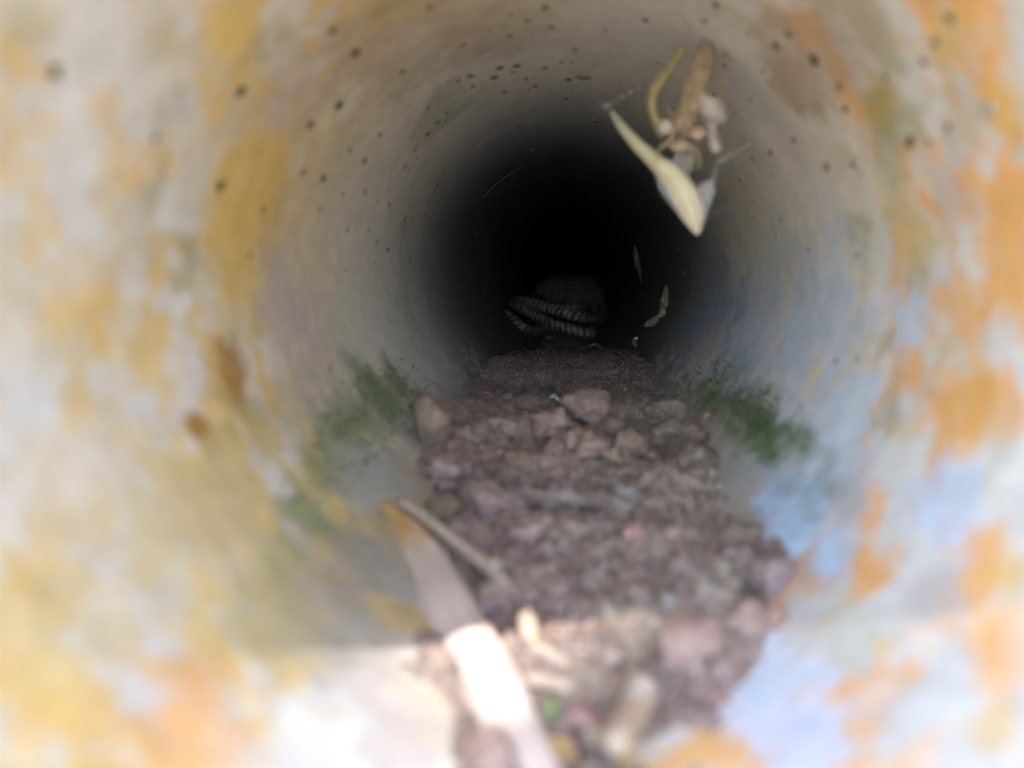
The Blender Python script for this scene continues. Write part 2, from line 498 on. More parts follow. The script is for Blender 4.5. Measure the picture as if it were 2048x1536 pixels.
OCHRE = (0.76, 0.53, 0.17); AMBER = (0.80, 0.52, 0.17); ORANGE = (0.90, 0.46, 0.15); BROWN = (0.42, 0.23, 0.05)
WHITE = (0.72, 0.72, 0.70); BLUEW = (0.64, 0.74, 0.92); BLUE = (0.50, 0.68, 0.97); TAN = (0.50, 0.39, 0.27); PINK = (0.58, 0.50, 0.47)
OLIVE = (0.36, 0.33, 0.13); GREEN = (0.17, 0.23, 0.09); GREY = (0.44, 0.44, 0.42); LILAC = (0.54, 0.49, 0.47); PALEG = (0.55, 0.57, 0.48)
PATCH = [
    # left wall
    (200, 110, 130, 110, WHITE, .9), (60, 60, 60, 50, OLIVE, .35), (310, 310, 70, 70, AMBER, .45), (205, 210, 34, 42, AMBER, .6), (80, 260, 60, 50, OCHRE, .5),
    (470, 70, 80, 60, OCHRE, .6), (560, 70, 40, 40, OLIVE, .5), (600, 200, 60, 110, PINK, .7), (510, 420, 90, 150, OCHRE, .75), (330, 530, 50, 70, OCHRE, .7), (480, 540, 60, 110, OCHRE, .85),
    (455, 730, 42, 80, BROWN, .95), (395, 860, 26, 46, BROWN, .95), (298, 830, 44, 80, WHITE, .95), (352, 520, 24, 28, WHITE, .9), (50, 820, 60, 160, WHITE, .8), (120, 400, 100, 160, WHITE, .6),
    (230, 640, 80, 60, OCHRE, .5), (560, 600, 60, 130, PINK, .8), (590, 820, 60, 120, TAN, .6), (100, 1180, 140, 110, OCHRE, .8), (420, 1010, 150, 90, TAN, .5), (250, 1180, 120, 60, OCHRE, .5),
    (370, 1420, 150, 150, ORANGE, .85), (180, 1430, 90, 90, AMBER, .6), (60, 1460, 90, 80, AMBER, .7), (560, 1370, 60, 60, TAN, .3), (800, 1420, 170, 150, LILAC, .95), (620, 1480, 120, 90, WHITE, .8),
    (640, 930, 60, 50, OLIVE, .6), (600, 1030, 60, 80, GREEN, .7), (560, 1130, 60, 80, GREEN, .6), (700, 860, 60, 60, GREEN, .7), (770, 780, 50, 60, GREEN, .8), (500, 1230, 60, 70, OLIVE, .4), (690, 900, 90, 100, (0.26, 0.32, 0.17), .6), (620, 1040, 90, 100, (0.30, 0.34, 0.19), .5), (745, 800, 70, 80, (0.24, 0.30, 0.15), .65),
    (740, 960, 60, 90, GREY, .8), (700, 1180, 130, 120, (0.36, 0.335, 0.29), .8), (820, 1150, 60, 140, (0.33, 0.32, 0.29), .7), (900, 770, 28, 30, PINK, .5), (380, 1080, 280, 190, (0.66, 0.53, 0.27), .75), (560, 1200, 120, 90, (0.56, 0.45, 0.25), .6), (200, 960, 160, 120, (0.74, 0.62, 0.40), .6), (620, 660, 60, 170, PINK, .5), (480, 460, 40, 90, OCHRE, .6), (270, 480, 60, 90, (0.6,0.52,0.34), .6), (540, 340, 50, 70, OCHRE, .5), (340, 100, 60, 80, (0.6,0.5,0.25), .6),
    # top
    (830, 60, 120, 150, TAN, .6), (1000, 40, 90, 140, TAN, .45), (900, 210, 40, 90, GREEN, .35), (1650, 110, 150, 130, TAN, .7), (1590, 180, 40, 70, TAN, .6), (1690, 90, 30, 60, PINK, .4),
    # right wall
    (1750, 230, 40, 60, OLIVE, .75), (1790, 390, 36, 70, OCHRE, .7), (1770, 320, 22, 60, PALEG, .8), (1760, 200, 60, 60, OCHRE, .3), (1900, 60, 50, 60, OCHRE, .6), (1985, 60, 40, 50, AMBER, .7), (2010, 230, 50, 80, AMBER, .8),
    (1930, 260, 50, 90, TAN, .5), (1720, 480, 26, 60, OLIVE, .5), (1840, 480, 46, 60, OCHRE, .75), (2000, 430, 80, 130, ORANGE, .85), (2030, 560, 50, 120, ORANGE, .8), (1900, 700, 60, 60, AMBER, .6), (1920, 420, 40, 90, PINK, .6), (1880, 560, 46, 60, WHITE, .8),
    (1500, 640, 110, 130, (0.54, 0.61, 0.78), .85), (1640, 640, 100, 170, BLUEW, .9), (1600, 840, 110, 150, BLUEW, .85), (1660, 980, 110, 110, BLUEW, .7), (1560, 520, 60, 90, (0.56, 0.59, 0.63), .6), (1480, 760, 70, 60, (0.46, 0.53, 0.68), .7), (1420, 620, 50, 110, (0.30, 0.35, 0.50), .8), (1840, 640, 36, 50, BLUEW, .9), (1930, 620, 70, 90, ORANGE, .75), (1990, 690, 34, 60, WHITE, .9), (1870, 800, 100, 90, ORANGE, .85), (1980, 820, 80, 70, ORANGE, .7), (1810, 860, 40, 40, AMBER, .8),
    (1690, 820, 66, 100, BLUEW, .85), (1560, 1020, 78, 80, BLUE, 1), (1660, 1120, 46, 50, BLUE, .9), (1870, 1000, 100, 80, BLUE, .6), (1930, 980, 60, 50, BLUEW, .8), (1700, 1010, 40, 50, GREY, .6),
    (1490, 830, 120, 80, (0.27, 0.33, 0.24), .6), (1400, 790, 50, 36, GREEN, .85), (1500, 850, 60, 44, GREEN, .85), (1570, 870, 46, 40, GREEN, .75), (1450, 940, 60, 40, GREY, .7), (1990, 1290, 90, 90, ORANGE, .95), (2020, 1150, 40, 50, AMBER, .8),
    (1700, 1240, 90, 70, PALEG, .7), (1550, 1410, 190, 110, BLUEW, .9), (1800, 1130, 80, 50, WHITE, .7), (1870, 1210, 70, 60, LILAC, .8), (1850, 1440, 140, 70, WHITE, .7), (1760, 1290, 22, 24, OCHRE, .7), (1980, 1450, 50, 50, AMBER, .6),
]

def pipe_colors(phi, z):
    c3 = np.stack([np.cos(phi) * R, z, np.sin(phi) * R], -1)
    base = np.ones((len(z), 3)) * np.array([0.71, 0.71, 0.69])
    big = fbm(c3 * 26, 4, 21)
    mid = fbm(c3 * 60, 4, 31)
    base *= (0.82 + 0.36 * big)[:, None]
    # beige film further in, lightened so the mid-depth wall looks better lit
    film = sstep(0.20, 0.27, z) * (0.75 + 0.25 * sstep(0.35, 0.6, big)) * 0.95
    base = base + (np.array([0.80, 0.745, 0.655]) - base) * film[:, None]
    # wall colour darkened with depth, painting in the falloff of the light
    depth_shade = sstep(0.37, 0.60, z + (big - 0.5) * 0.12)
    base = base + (np.array([0.33, 0.35, 0.37]) - base) * (depth_shade * 0.85)[:, None]
    base = base + (np.array([0.19, 0.20, 0.215]) - base) * sstep(0.48, 0.72, z)[:, None]  # second step of shade painted into the deep wall
    # yellowish tint over the left side near the mouth
    yel = sstep(0.5, -0.5, np.cos(phi)) * sstep(0.40, 0.22, z) * sstep(0.26, 0.54, fbm(c3 * 14, 4, 25)) * 0.85
    base = base + (np.array([0.70, 0.56, 0.28]) - base) * yel[:, None]
    # lichen-like ochre staining near the mouth
    right = sstep(-0.3, 0.5, np.cos(phi))
    edge = 0.255 - 0.02 * right + (mid - 0.5) * 0.05
    lowr = sstep(math.radians(28), math.radians(12), np.abs(phi + math.radians(42)))        # rinsed sector low on the right
    edge = edge - 0.085 * lowr
    reg = sstep(edge + 0.02, edge - 0.02, z)
    sp = sstep(0.45 - 0.03 * right, 0.56 - 0.01 * right, fbm(c3 * np.array([46, 60, 46]), 5, 41, 0.62))
    w1 = reg * sp * (0.70 + 0.20 * right)
    oc = np.array(OCHRE) * (1 - right)[:, None] + np.array(ORANGE) * right[:, None]
    base = base + (oc - base) * w1[:, None]
    wh = reg * sstep(0.54, 0.64, fbm(c3 * 75, 4, 51, 0.55)) * 0.7
    base = base + (np.array(WHITE) - base) * wh[:, None]
    ol = sstep(0.30, 0.22, z) * sstep(0.14, 0.2, z) * sstep(0.56, 0.68, fbm(c3 * 50, 4, 61)) * 0.55
    base = base + (np.array(OLIVE) - base) * ol[:, None]
    low = np.sin(phi)
    mud = sstep(-0.60, -0.78, low + (mid - 0.5) * 0.4) * sstep(0.14, 0.24, z)
    base = base + (np.array([0.20, 0.155, 0.14]) - base) * (mud * 0.55)[:, None]
    wob = (fbm(c3 * 45, 3, 71, 0.6) - 0.5) * 1.7 + (fbm(c3 * 140, 4, 75, 0.7) - 0.5) * 1.4
    mottle = 0.64 + 0.36 * sstep(0.36, 0.58, fbm(c3 * 105, 4, 77, 0.65))
    for (u, v, a, b, col, al) in PATCH:
        mk = blob_mask(phi, z, u, v, a, b, wob) * al * mottle
        base = base + (np.array(col) - base) * mk[:, None]
    # mud splashes and pale scrapes low on the wall where the soil bed ends
    low = np.sin(phi)
    sc = sstep(0.50, 0.62, fbm(c3 * np.array([260, 60, 260]), 4, 81)) * sstep(-0.50, -0.62, low) * sstep(0.40, 0.46, z) * sstep(0.66, 0.58, z)
    base = base + (np.array([0.62, 0.60, 0.57]) - base) * (sc * 0.8)[:, None]
    fine = fbm(c3 * 420, 3, 91)
    base *= (0.90 + 0.2 * fine)[:, None]
    return np.clip(base, 0.01, 0.85)

def build_pipe(name, z0, z1, rin, rout, nz, nphi, mat, colorfn, power=1.0, lip=0.0015):
    zz = np.concatenate([np.linspace(z0, 0.098, 12), np.geomspace(0.1, z1, nz - 12)])
    ph = np.arange(nphi) * 2 * math.pi / nphi
    Z, PH = np.meshgrid(zz, ph, indexing='ij')
    z, phi = Z.ravel(), PH.ravel()
    c3 = np.stack([np.cos(phi) * R, z, np.sin(phi) * R], -1)
    rad = rin + (fbm(c3 * 35, 3, 5) - 0.5) * 0.0012
    vin = np.stack([rad * np.cos(phi), z + CAMY, rad * np.sin(phi) + AX], -1)
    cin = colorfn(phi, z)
    # outer skin, few rings
    zo = np.array([z0, z0 + 0.02, z1])
    ZO, PO = np.meshgrid(zo, ph, indexing='ij')
    vout = np.stack([rout * np.cos(PO).ravel(), ZO.ravel() + CAMY, rout * np.sin(PO).ravel() + AX], -1)
    # rounded lips
    lip0 = np.stack([(rin + rout) / 2 * np.cos(ph), np.full(nphi, z0 - lip + CAMY), (rin + rout) / 2 * np.sin(ph) + AX], -1)
    n1, n2 = len(vin), len(vout)
    f = [grid_faces(nz, nphi, True), grid_faces(3, nphi, True)[:, ::-1] + n1]
    j = np.arange(nphi); j2 = (j + 1) % nphi
    L0 = n1 + n2
    f.append(np.stack([L0 + j, L0 + j2, j2, j], -1))
    f.append(np.stack([n1 + j, n1 + j2, L0 + j2, L0 + j], -1))
    e1, e2 = (nz - 1) * nphi, n1 + 2 * nphi
    f.append(np.stack([e1 + j, e1 + j2, e2 + j2, e2 + j], -1))
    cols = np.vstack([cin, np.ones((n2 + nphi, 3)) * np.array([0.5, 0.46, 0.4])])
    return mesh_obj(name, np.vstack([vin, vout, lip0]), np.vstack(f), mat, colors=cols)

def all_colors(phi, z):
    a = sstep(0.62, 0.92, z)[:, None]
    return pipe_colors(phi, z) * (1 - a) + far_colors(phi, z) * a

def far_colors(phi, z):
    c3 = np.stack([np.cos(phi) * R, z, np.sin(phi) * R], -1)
    base = np.ones((len(z), 3)) * np.array([0.21, 0.222, 0.24])  # dark base carries the painted depth shade on to the far end
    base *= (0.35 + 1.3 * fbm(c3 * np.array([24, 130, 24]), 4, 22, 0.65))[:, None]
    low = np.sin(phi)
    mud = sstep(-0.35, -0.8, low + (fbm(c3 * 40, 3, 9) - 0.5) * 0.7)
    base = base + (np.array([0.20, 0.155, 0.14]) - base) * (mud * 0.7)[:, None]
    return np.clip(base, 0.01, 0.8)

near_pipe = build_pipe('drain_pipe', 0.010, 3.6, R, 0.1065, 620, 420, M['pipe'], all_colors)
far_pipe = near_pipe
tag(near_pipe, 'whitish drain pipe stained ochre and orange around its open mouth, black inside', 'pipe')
# closed end far behind in the bank
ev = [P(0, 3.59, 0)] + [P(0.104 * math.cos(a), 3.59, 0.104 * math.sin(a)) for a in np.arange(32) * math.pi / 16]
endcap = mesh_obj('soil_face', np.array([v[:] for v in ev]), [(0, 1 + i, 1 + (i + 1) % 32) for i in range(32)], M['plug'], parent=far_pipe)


# ------------------------------------------------------------------ soil bed on the pipe floor
LZ = np.array([[.10, -.102], [.13, -.1], [.158, -.0985], [.192, -.0975], [.24, -.093], [.286, -.086], [.352, -.073], [.43, -.0735], [.452, -.075], [.48, -.0805], [.52, -.079], [.60, -.0765], [.66, -.0765], [.72, -.080], [.80, -.087], [.90, -.095], [1.3, -.09]])
RZ = np.array([[.10, -.102], [.13, -.1], [.156, -.0975], [.18, -.090], [.203, -.0815], [.251, -.083], [.348, -.077], [.44, -.0755], [.46, -.0765], [.50, -.0795], [.56, -.078], [.62, -.0765], [.66, -.0765], [.72, -.080], [.80, -.087], [.90, -.095], [1.3, -.09]])
nzs, nxs = 900, 240
zs = np.geomspace(0.105, 1.30, nzs)
ts = np.linspace(-1, 1, nxs)
hl = np.interp(zs, LZ[:, 0], LZ[:, 1]); hr = np.interp(zs, RZ[:, 0], RZ[:, 1])
hw = np.full(nzs, 0.074)
XS = ts[None, :] * hw[:, None]
ZS = np.repeat(zs[:, None], nxs, 1)
mixx = np.clip((XS + 0.06) / 0.12, 0, 1)
zw = ZS + (fbm(np.stack([XS.ravel() * 60, ZS.ravel() * 30, np.zeros(XS.size)], -1), 3, 97) - 0.5).reshape(XS.shape) * 0.16 * sstep(0.5, 0.66, ZS)
base = np.interp(zw, LZ[:, 0], LZ[:, 1]) * (1 - mixx) + np.interp(zw, RZ[:, 0], RZ[:, 1]) * mixx
sp3 = np.stack([XS.ravel(), ZS.ravel(), np.zeros(XS.size)], -1)
lump = (fbm(sp3 * 55, 3, 101) - 0.5).reshape(XS.shape)
crumb = (fbm(sp3 * 220, 4, 111, 0.6) - 0.5).reshape(XS.shape)
ridge = np.abs(fbm(sp3 * 120, 3, 121) - 0.5).reshape(XS.shape)
nearfac = sstep(0.66, 0.44, ZS)
HS = base + lump * 0.016 * (0.35 + 0.65 * nearfac) + crumb * 0.0050 * (0.45 + 0.55 * nearfac) - sstep(0.05, 0.0, ridge) * 0.0022 * nearfac
# thin out at the mouth end so its edge breaks up over the pipe
tv = (0.62 + 0.75 * fbm(sp3 * 18, 3, 131)).reshape(XS.shape)
scol = np.stack([tv * 1.0, tv * (0.97 + 0.06 * mixx), tv * 1.0], -1).reshape(-1, 3)
pinkm = sstep(0.52, 0.66, fbm(sp3 * 30, 3, 141))
scol = scol * (1 + pinkm[:, None] * np.array([0.16, 0.05, 0.05]))
sv = np.stack([XS.ravel(), ZS.ravel() + CAMY, HS.ravel() + AX], -1)
# keep the sheet inside the pipe's thickness
rad_l = np.sqrt(XS ** 2 + HS ** 2).ravel()
lim = np.where(ZS.ravel() > JOINT, 0.1045, 0.1045)
k = np.where(rad_l > lim, lim / rad_l, 1.0)
sv[:, 0] = XS.ravel() * k
sv[:, 2] = HS.ravel() * k + AX
tag(mesh_obj('soil', sv, grid_faces(nzs, nxs)[:, ::-1], M['soil'], colors=scol), kind='structure')

def soil_h(x, z):
    i = np.interp(z, zs, np.arange(nzs)); j = (x / 0.074 + 1) / 2 * (nxs - 1)
    i = int(np.clip(round(float(i)), 0, nzs - 1)); j = int(np.clip(round(float(j)), 0, nxs - 1))
    wall = -math.sqrt(max(1e-9, R * R - x * x)) if abs(x) < R else 0
    return max(HS[i, j], wall)

def floor_hit(u, v):
    """where the view through photo pixel (u, v) meets the soil or the pipe floor"""
    for z in np.arange(0.105, 1.29, 0.001):
        p = ray(u, v, z)
        if p[2] <= soil_h(p[0], z):
            return np.array([p[0], z, p[2]])
    return ray(u, v, 1.29)


# ------------------------------------------------------------------ the snake and the soil plug behind it
SR = 0.0076
SN = [(1011, 620, .985, .20), (1014, 632, .978, .50), (1022, 646, .970, .66), (1036, 657, .966, .72), (1054, 664, .975, .72), (1078, 660, 1.02, .72), (1110, 656, 1.055, .75), (1150, 662, 1.058, .80), (1182, 670, 1.045, .88),
      (1182, 668, 1.018, .95), (1168, 664, 1.008, 1.0), (1138, 657, 1.008, 1.05), (1105, 646, 1.015, 1.05), (1074, 632, 1.03, 1.0), (1048, 619, 1.045, .92), (1030, 609, 1.065, .86), (1030, 601, 1.095, .9), (1052, 602, 1.11, 1.0), (1088, 613, 1.09, 1.15), (1125, 623, 1.08, 1.25), (1160, 634, 1.08, 1.12),
      (1186, 634, 1.10, .95), (1194, 620, 1.12, .85), (1180, 611, 1.14, .78), (1160, 612, 1.15, .72), (1142, 615, 1.15, .85), (1128, 617, 1.148, .72), (1118, 618, 1.147, .3)]
spts = np.array([[*ray(u, v, z), s * SR] for u, v, z, s in SN])
sp = spline(spts, 420)
rdist = np.hypot(sp[:, 0], sp[:, 2])
over = np.maximum(0, rdist + sp[:, 3] - 0.0990)
sp[:, 0] -= sp[:, 0] / rdist * over; sp[:, 2] -= sp[:, 2] / rdist * over
snake = empty('snake', P(0.0, 1.03, -0.095))
tag(snake, 'banded pale and dark snake coiled at the dark end of the pipe', 'snake')
tube('body', sp[:, :3], np.maximum(sp[:, 3], 0.001), M['snake'], parent=snake, nseg=24, flat=0.92)

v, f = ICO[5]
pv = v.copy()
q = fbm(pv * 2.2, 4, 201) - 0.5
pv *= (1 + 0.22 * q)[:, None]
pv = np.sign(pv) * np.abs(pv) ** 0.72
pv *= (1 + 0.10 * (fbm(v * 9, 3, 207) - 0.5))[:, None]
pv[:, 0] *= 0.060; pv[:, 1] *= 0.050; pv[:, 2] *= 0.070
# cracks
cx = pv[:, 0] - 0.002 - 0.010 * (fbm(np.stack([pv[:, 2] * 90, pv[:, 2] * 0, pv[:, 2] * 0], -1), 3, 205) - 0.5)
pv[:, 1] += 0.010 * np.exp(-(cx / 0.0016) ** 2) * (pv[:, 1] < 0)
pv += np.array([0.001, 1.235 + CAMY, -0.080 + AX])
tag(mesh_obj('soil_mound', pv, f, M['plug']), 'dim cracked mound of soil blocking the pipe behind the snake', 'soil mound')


# ------------------------------------------------------------------ clods, crumbs
def clod(name, u, v, wpx, hpx, label=None, tint=(1, 1, 1), group=None, mat='clod', seed=0, rough=0.5, freq=1.6, cat='soil clod', depth=None, sink=0.25, sub=4, elong=None, lift=0.0):
    p = floor_hit(u, v + hpx * 0.45)
    z = p[1]
    sx = wpx / 2 / F * z; sh = hpx / 2 / F * z; sy = depth * sx if depth else (sx + sh) * 0.5
    vv, ff = ICO[sub]
    n = fbm(vv * freq + seed * 7.7, 3, 300 + seed) - 0.5
    n2 = fbm(vv * 5 + seed * 3.1, 3, 340 + seed) - 0.5
    rs = np.random.default_rng(900 + seed)
    pn = rs.normal(0, 1, (13, 3)); pn /= np.linalg.norm(pn, axis=1)[:, None]
    pd = rs.uniform(0.72, 1.0, 13)
    fac = np.min(np.where(vv @ pn.T > 0.15, pd[None, :] / np.maximum(vv @ pn.T, 0.15), 1.25), axis=1)
    fac = np.minimum(fac, 1.22)
    n3 = fbm(vv * 11 + seed * 1.7, 3, 380 + seed) - 0.5
    loc = vv * (fac + rough * 0.9 * n + rough * 0.5 * n2 + 0.16 * n3)[:, None]
    loc = loc * np.array([sx, sy, sh])
    if elong:
        c, s = math.cos(elong), math.sin(elong)
        loc = np.stack([loc[:, 0] * c - loc[:, 2] * s, loc[:, 1], loc[:, 0] * s + loc[:, 2] * c], -1)
    tv = (0.8 + 0.4 * fbm(vv * 3 + seed, 3, 400 + seed))[:, None] * np.array(tint)
    o = mesh_obj(name, loc, ff, M[mat], colors=tv)
    h = p[2] + sh * (1 - 2 * sink) * 0.9 + lift
    # never let it go through the pipe wall
    x = p[0]
    lim = math.sqrt(max(1e-6, (R - 0.2 * sh) ** 2 - min(h * h, 0.0099)))
    o.location = P(float(np.clip(x, -lim, lim)), z + sy * 0.3, h)
    tag(o, label, cat, group)
    return o

PK = (1.10, 0.98, 0.95); LT = (1.28, 1.12, 1.08); BR = (0.95, 0.85, 0.75); OLV = (0.85, 0.82, 0.62); DK = (0.75, 0.72, 0.72)
clod('soil_clod', 1180, 812, 92, 66, 'knobbly two-lobed soil clod on the far lip of the soil bed', PK, seed=1, rough=0.75, freq=2.0, sink=0.08)
clod('soil_clod', 1186, 890, 78, 62, 'smooth rounded pinkish clod above the pale leaf scrap', LT, seed=2, rough=0.32, sink=0.1)
clod('soil_clod', 1108, 842, 74, 54, 'lumpy reddish clod left of the two-lobed clod', PK, seed=3, rough=0.8, freq=2.2, sink=0.1)
clod('soil_clod', 1260, 886, 66, 50, 'squarish brown clod just above the orange straw', BR, seed=4, rough=0.4, sink=0.12)
clod('soil_clod', 868, 842, 84, 108, 'tall olive-brown clod leaning on the left pipe wall', (1.0, 0.92, 0.8), seed=5, rough=0.4, sink=0.1)
clod('soil_clod', 897, 925, 96, 58, 'pinkish broken clod beside the left wall, below the tall olive clod', PK, seed=6, rough=0.8, freq=2.2)
clod('soil_clod', 1048, 905, 110, 60, 'broad low brown clod in the middle of the soil bed', BR, seed=7, rough=0.5, sink=0.4)
clod('soil_clod', 893, 1008, 96, 54, 'low olive-brown clod above the tip of the dry blade', OLV, seed=8, rough=0.5, sink=0.35)
clod('soil_clod', 1070, 1048, 104, 76, 'blocky pink clod just below the long root', LT, seed=9, rough=0.5, sink=0.35)
clod('soil_clod', 1400, 1268, 140, 116, 'largest round pink clod near the blue-white right wall', LT, seed=10, rough=0.3)
clod('soil_clod', 1494, 1222, 104, 84, 'pinkish clod wedged right of the largest round clod', LT, seed=11, rough=0.55)
clod('soil_clod', 1556, 1232, 46, 46, 'small tan clod at the rightmost edge of the soil', (1.5, 1.2, 1.05), seed=12, rough=0.6)
clod('soil_clod', 1545, 1145, 84, 80, 'grey lump touching the blue patch on the right wall', (1.0, 0.98, 1.05), seed=13, rough=0.7)
clod('soil_clod', 1272, 1056, 42, 40, 'small pink lump at the right end of the long root', (1.6, 1.25, 1.2), seed=14, rough=0.6)
clod('soil_clod', 1228, 1010, 60, 34, 'flat brown clod under the pale grey stone', BR, seed=15, rough=0.6, sink=0.4)
clod('soil_clod', 985, 1502, 110, 90, 'pink clod left of the dry blade at the bottom edge', LT, seed=16, rough=0.6, sink=0.35)
clod('soil_clod', 1150, 872, 50, 40, 'small crumbly clod left of the smooth rounded clod', PK, seed=17, rough=0.8)
clod('soil_clod', 1228, 846, 50, 36, 'small brown clod right of the two-lobed clod', BR, seed=18, rough=0.8)
clod('soil_clod', 1325, 1340, 80, 60, 'dark clod below the largest round clod', DK, seed=19, rough=0.7)
clod('soil_clod', 1445, 1330, 70, 50, 'grey-pink clod on the soil edge below the largest round clod', PK, seed=20, rough=0.7)
clod('pebble', 1252, 980, 60, 32, 'pale grey pebble right of the long root', (1, 1, 1), seed=21, rough=0.25, mat='stone', cat='pebble', sub=3)
clod('pebble', 1216, 1216, 28, 26, 'small pale pebble on grey soil left of the white dot', (1, 1, 1), seed=22, rough=0.3, mat='stone', cat='pebble', sub=3)
clod('pebble', 1312, 1253, 24, 24, 'tiny round white pebble left of the largest round clod', (1, 1, 1), seed=23, rough=0.15, mat='fleck', cat='pebble', sub=3, lift=0.001)
clod('pebble', 1338, 1195, 26, 34, 'small whitish upright pebble above the round white dot', (1, 1, 1), seed=24, rough=0.4, mat='stone', cat='pebble', sub=3)
clod('pebble', 1415, 1172, 34, 24, 'pale pebble above the pink clods at the right', (1, 1, 1), seed=25, rough=0.4, mat='stone', cat='pebble', sub=3)
clod('pebble', 1340, 1335, 44, 34, 'whitish chip between the dark and pink clods', (1, 1, 1), seed=26, rough=0.4, mat='stone', cat='pebble', sub=3)
clod('pebble', 1098, 673, 18, 9, 'pale chip on the floor just below the snake', (1, 1, 1), seed=28, rough=0.4, mat='stone', cat='pebble', sub=3)
clod('pebble', 1050, 895, 14, 12, 'tiny white grain in the middle of the soil bed', (1, 1, 1), seed=27, rough=0.3, mat='fleck', cat='pebble', sub=2)
for i in range(22):
    u = random.uniform(960, 1420); v = random.uniform(1090, 1500) if i % 2 else random.uniform(815, 1080)
    s = random.uniform(22, 52) * (0.65 + 0.5 * (v - 800) / 700)
    t = random.uniform(0.7, 1.35)
    clod('soil_clod', u, v, s * random.uniform(1, 1.4), s * random.uniform(0.6, 0.9), 'small crumbly clod on the front of the soil bed, towards the bottom edge' if i % 2 else 'small crumbly clod on the shaded middle of the soil bed', (t * random.uniform(0.98, 1.1), t * 0.97, t * 0.97), 'small clods at the front' if i % 2 else 'small clods in the middle', seed=40 + i, rough=0.7, sub=3)

# fine crumbs, one mass
def scatter_blobs(name, n, umin, umax, vmin, vmax, smin, smax, mat, label, cat, seed, sub=1, flt=None):
    vs, fs, cs = [], [], []
    r2 = np.random.default_rng(seed)
    vv, ff = ICO[sub]
    off = 0
    while len(vs) < n:
        v_ = r2.uniform(vmin, vmax) if flt is None else vmin + (vmax - vmin) * r2.random() ** flt
        u_ = r2.uniform(umin, umax)
        z = None
        # quick floor estimate: flat floor then correct once
        h0 = -0.085
        z = h0 * -F / (v_ - VY)
        if not 0.125 < z < 1.25: continue
        x = (u_ - VX) / F * z
        for _ in range(2):
            h0 = soil_h(x, z); z = -h0 * F / (v_ - VY); x = (u_ - VX) / F * z
        if not (0.125 < z < 1.25) or abs(x) > 0.07: continue
        h0 = soil_h(x, z)
        if x * x + h0 * h0 > (R - 0.0005) ** 2: continue
        s = math.exp(r2.uniform(math.log(smin), math.log(smax))) * (0.6 + 0.4 * min(1, 0.3 / z))
        q = vv * (1 + 0.35 * r2.uniform(-1, 1, (len(vv), 1))) * s * r2.uniform(0.7, 1.3, 3)
        vs.append(q + np.array([x, z + CAMY, h0 + s * 0.3 + AX]))
        fs.append(ff + off); off += len(vv)
        t = r2.uniform(0.55, 1.35)
        cs.append(np.tile(np.array([t * r2.uniform(1, 1.12), t, t]), (len(vv), 1)))
    return tag(mesh_obj(name, np.vstack(vs), np.vstack(fs), M[mat], colors=np.vstack(cs)), label, cat, kind='stuff')
scatter_blobs('soil_crumbs', 1700, 840, 1600, 790, 1530, 0.0004, 0.0015, 'clod', 'fine brown soil crumbs strewn over the soil bed', 'soil', 5, sub=1)
scatter_blobs('soil_grit', 2200, 960, 1330, 690, 800, 0.0005, 0.0014, 'clod', 'dark gritty soil grains on the floor before the snake', 'soil', 6, sub=1)
scatter_blobs('white_grit', 170, 900, 1500, 695, 1500, 0.0004, 0.0011, 'fleck', 'tiny white grains sprinkled on the soil', 'grit', 8, sub=1)


# ------------------------------------------------------------------ moss on both walls
def moss(u, v, su, sv, n, label, seed):
    r2 = np.random.default_rng(seed)
    p0, z0, r = on_wall(u, v)
    a = r2.normal(0, 1, (n, 2))
    nn = fbm(np.stack([a[:, 0] * 1.6, a[:, 1] * 1.6, np.zeros(n)], -1), 3, seed)
    a = a[nn > 0.50]
    a = a[(a ** 2).sum(1) < 3.2]
    n = len(a)
    phi = p0 + a[:, 0] * su / r
    z = z0 + a[:, 1] * sv * z0 / r
    vs, fs = [], []
    for i in range(n):
        rad = R - abs(r2.normal(0, 0.0016))
        c = np.array([rad * math.cos(phi[i]), z[i], rad * math.sin(phi[i])])
        d1 = r2.normal(0, 1, 3); d1 /= np.linalg.norm(d1)
        d1 += np.array([-math.cos(phi[i]), 0, -math.sin(phi[i])]) * 0.8
        d2 = np.cross(d1, r2.normal(0, 1, 3)); d2 /= np.linalg.norm(d2) + 1e-9
        L_ = r2.uniform(0.0006, 0.0016); W_ = L_ * 0.35
        k = len(vs)
        vs += [c, c + d1 * L_ * 0.5 + d2 * W_, c + d1 * L_, c + d1 * L_ * 0.5 - d2 * W_]
        fs.append((k, k + 1, k + 2, k + 3))
    o = mesh_obj('moss', np.array(vs) + np.array([0, CAMY, AX]), np.array(fs), M['moss'], smooth=False)
    return tag(o, label, 'moss', kind='stuff')
moss(1410, 790, 46, 36, 1500, 'dark green moss on the right wall nearest the dark interior', 11)
moss(1520, 850, 50, 50, 1500, 'bright green moss on the right wall above the blue patch', 12)
moss(775, 790, 52, 60, 1100, 'olive moss on the left wall above the tall clod', 13)
moss(690, 880, 50, 80, 600, 'thin green moss film low on the left wall', 14)


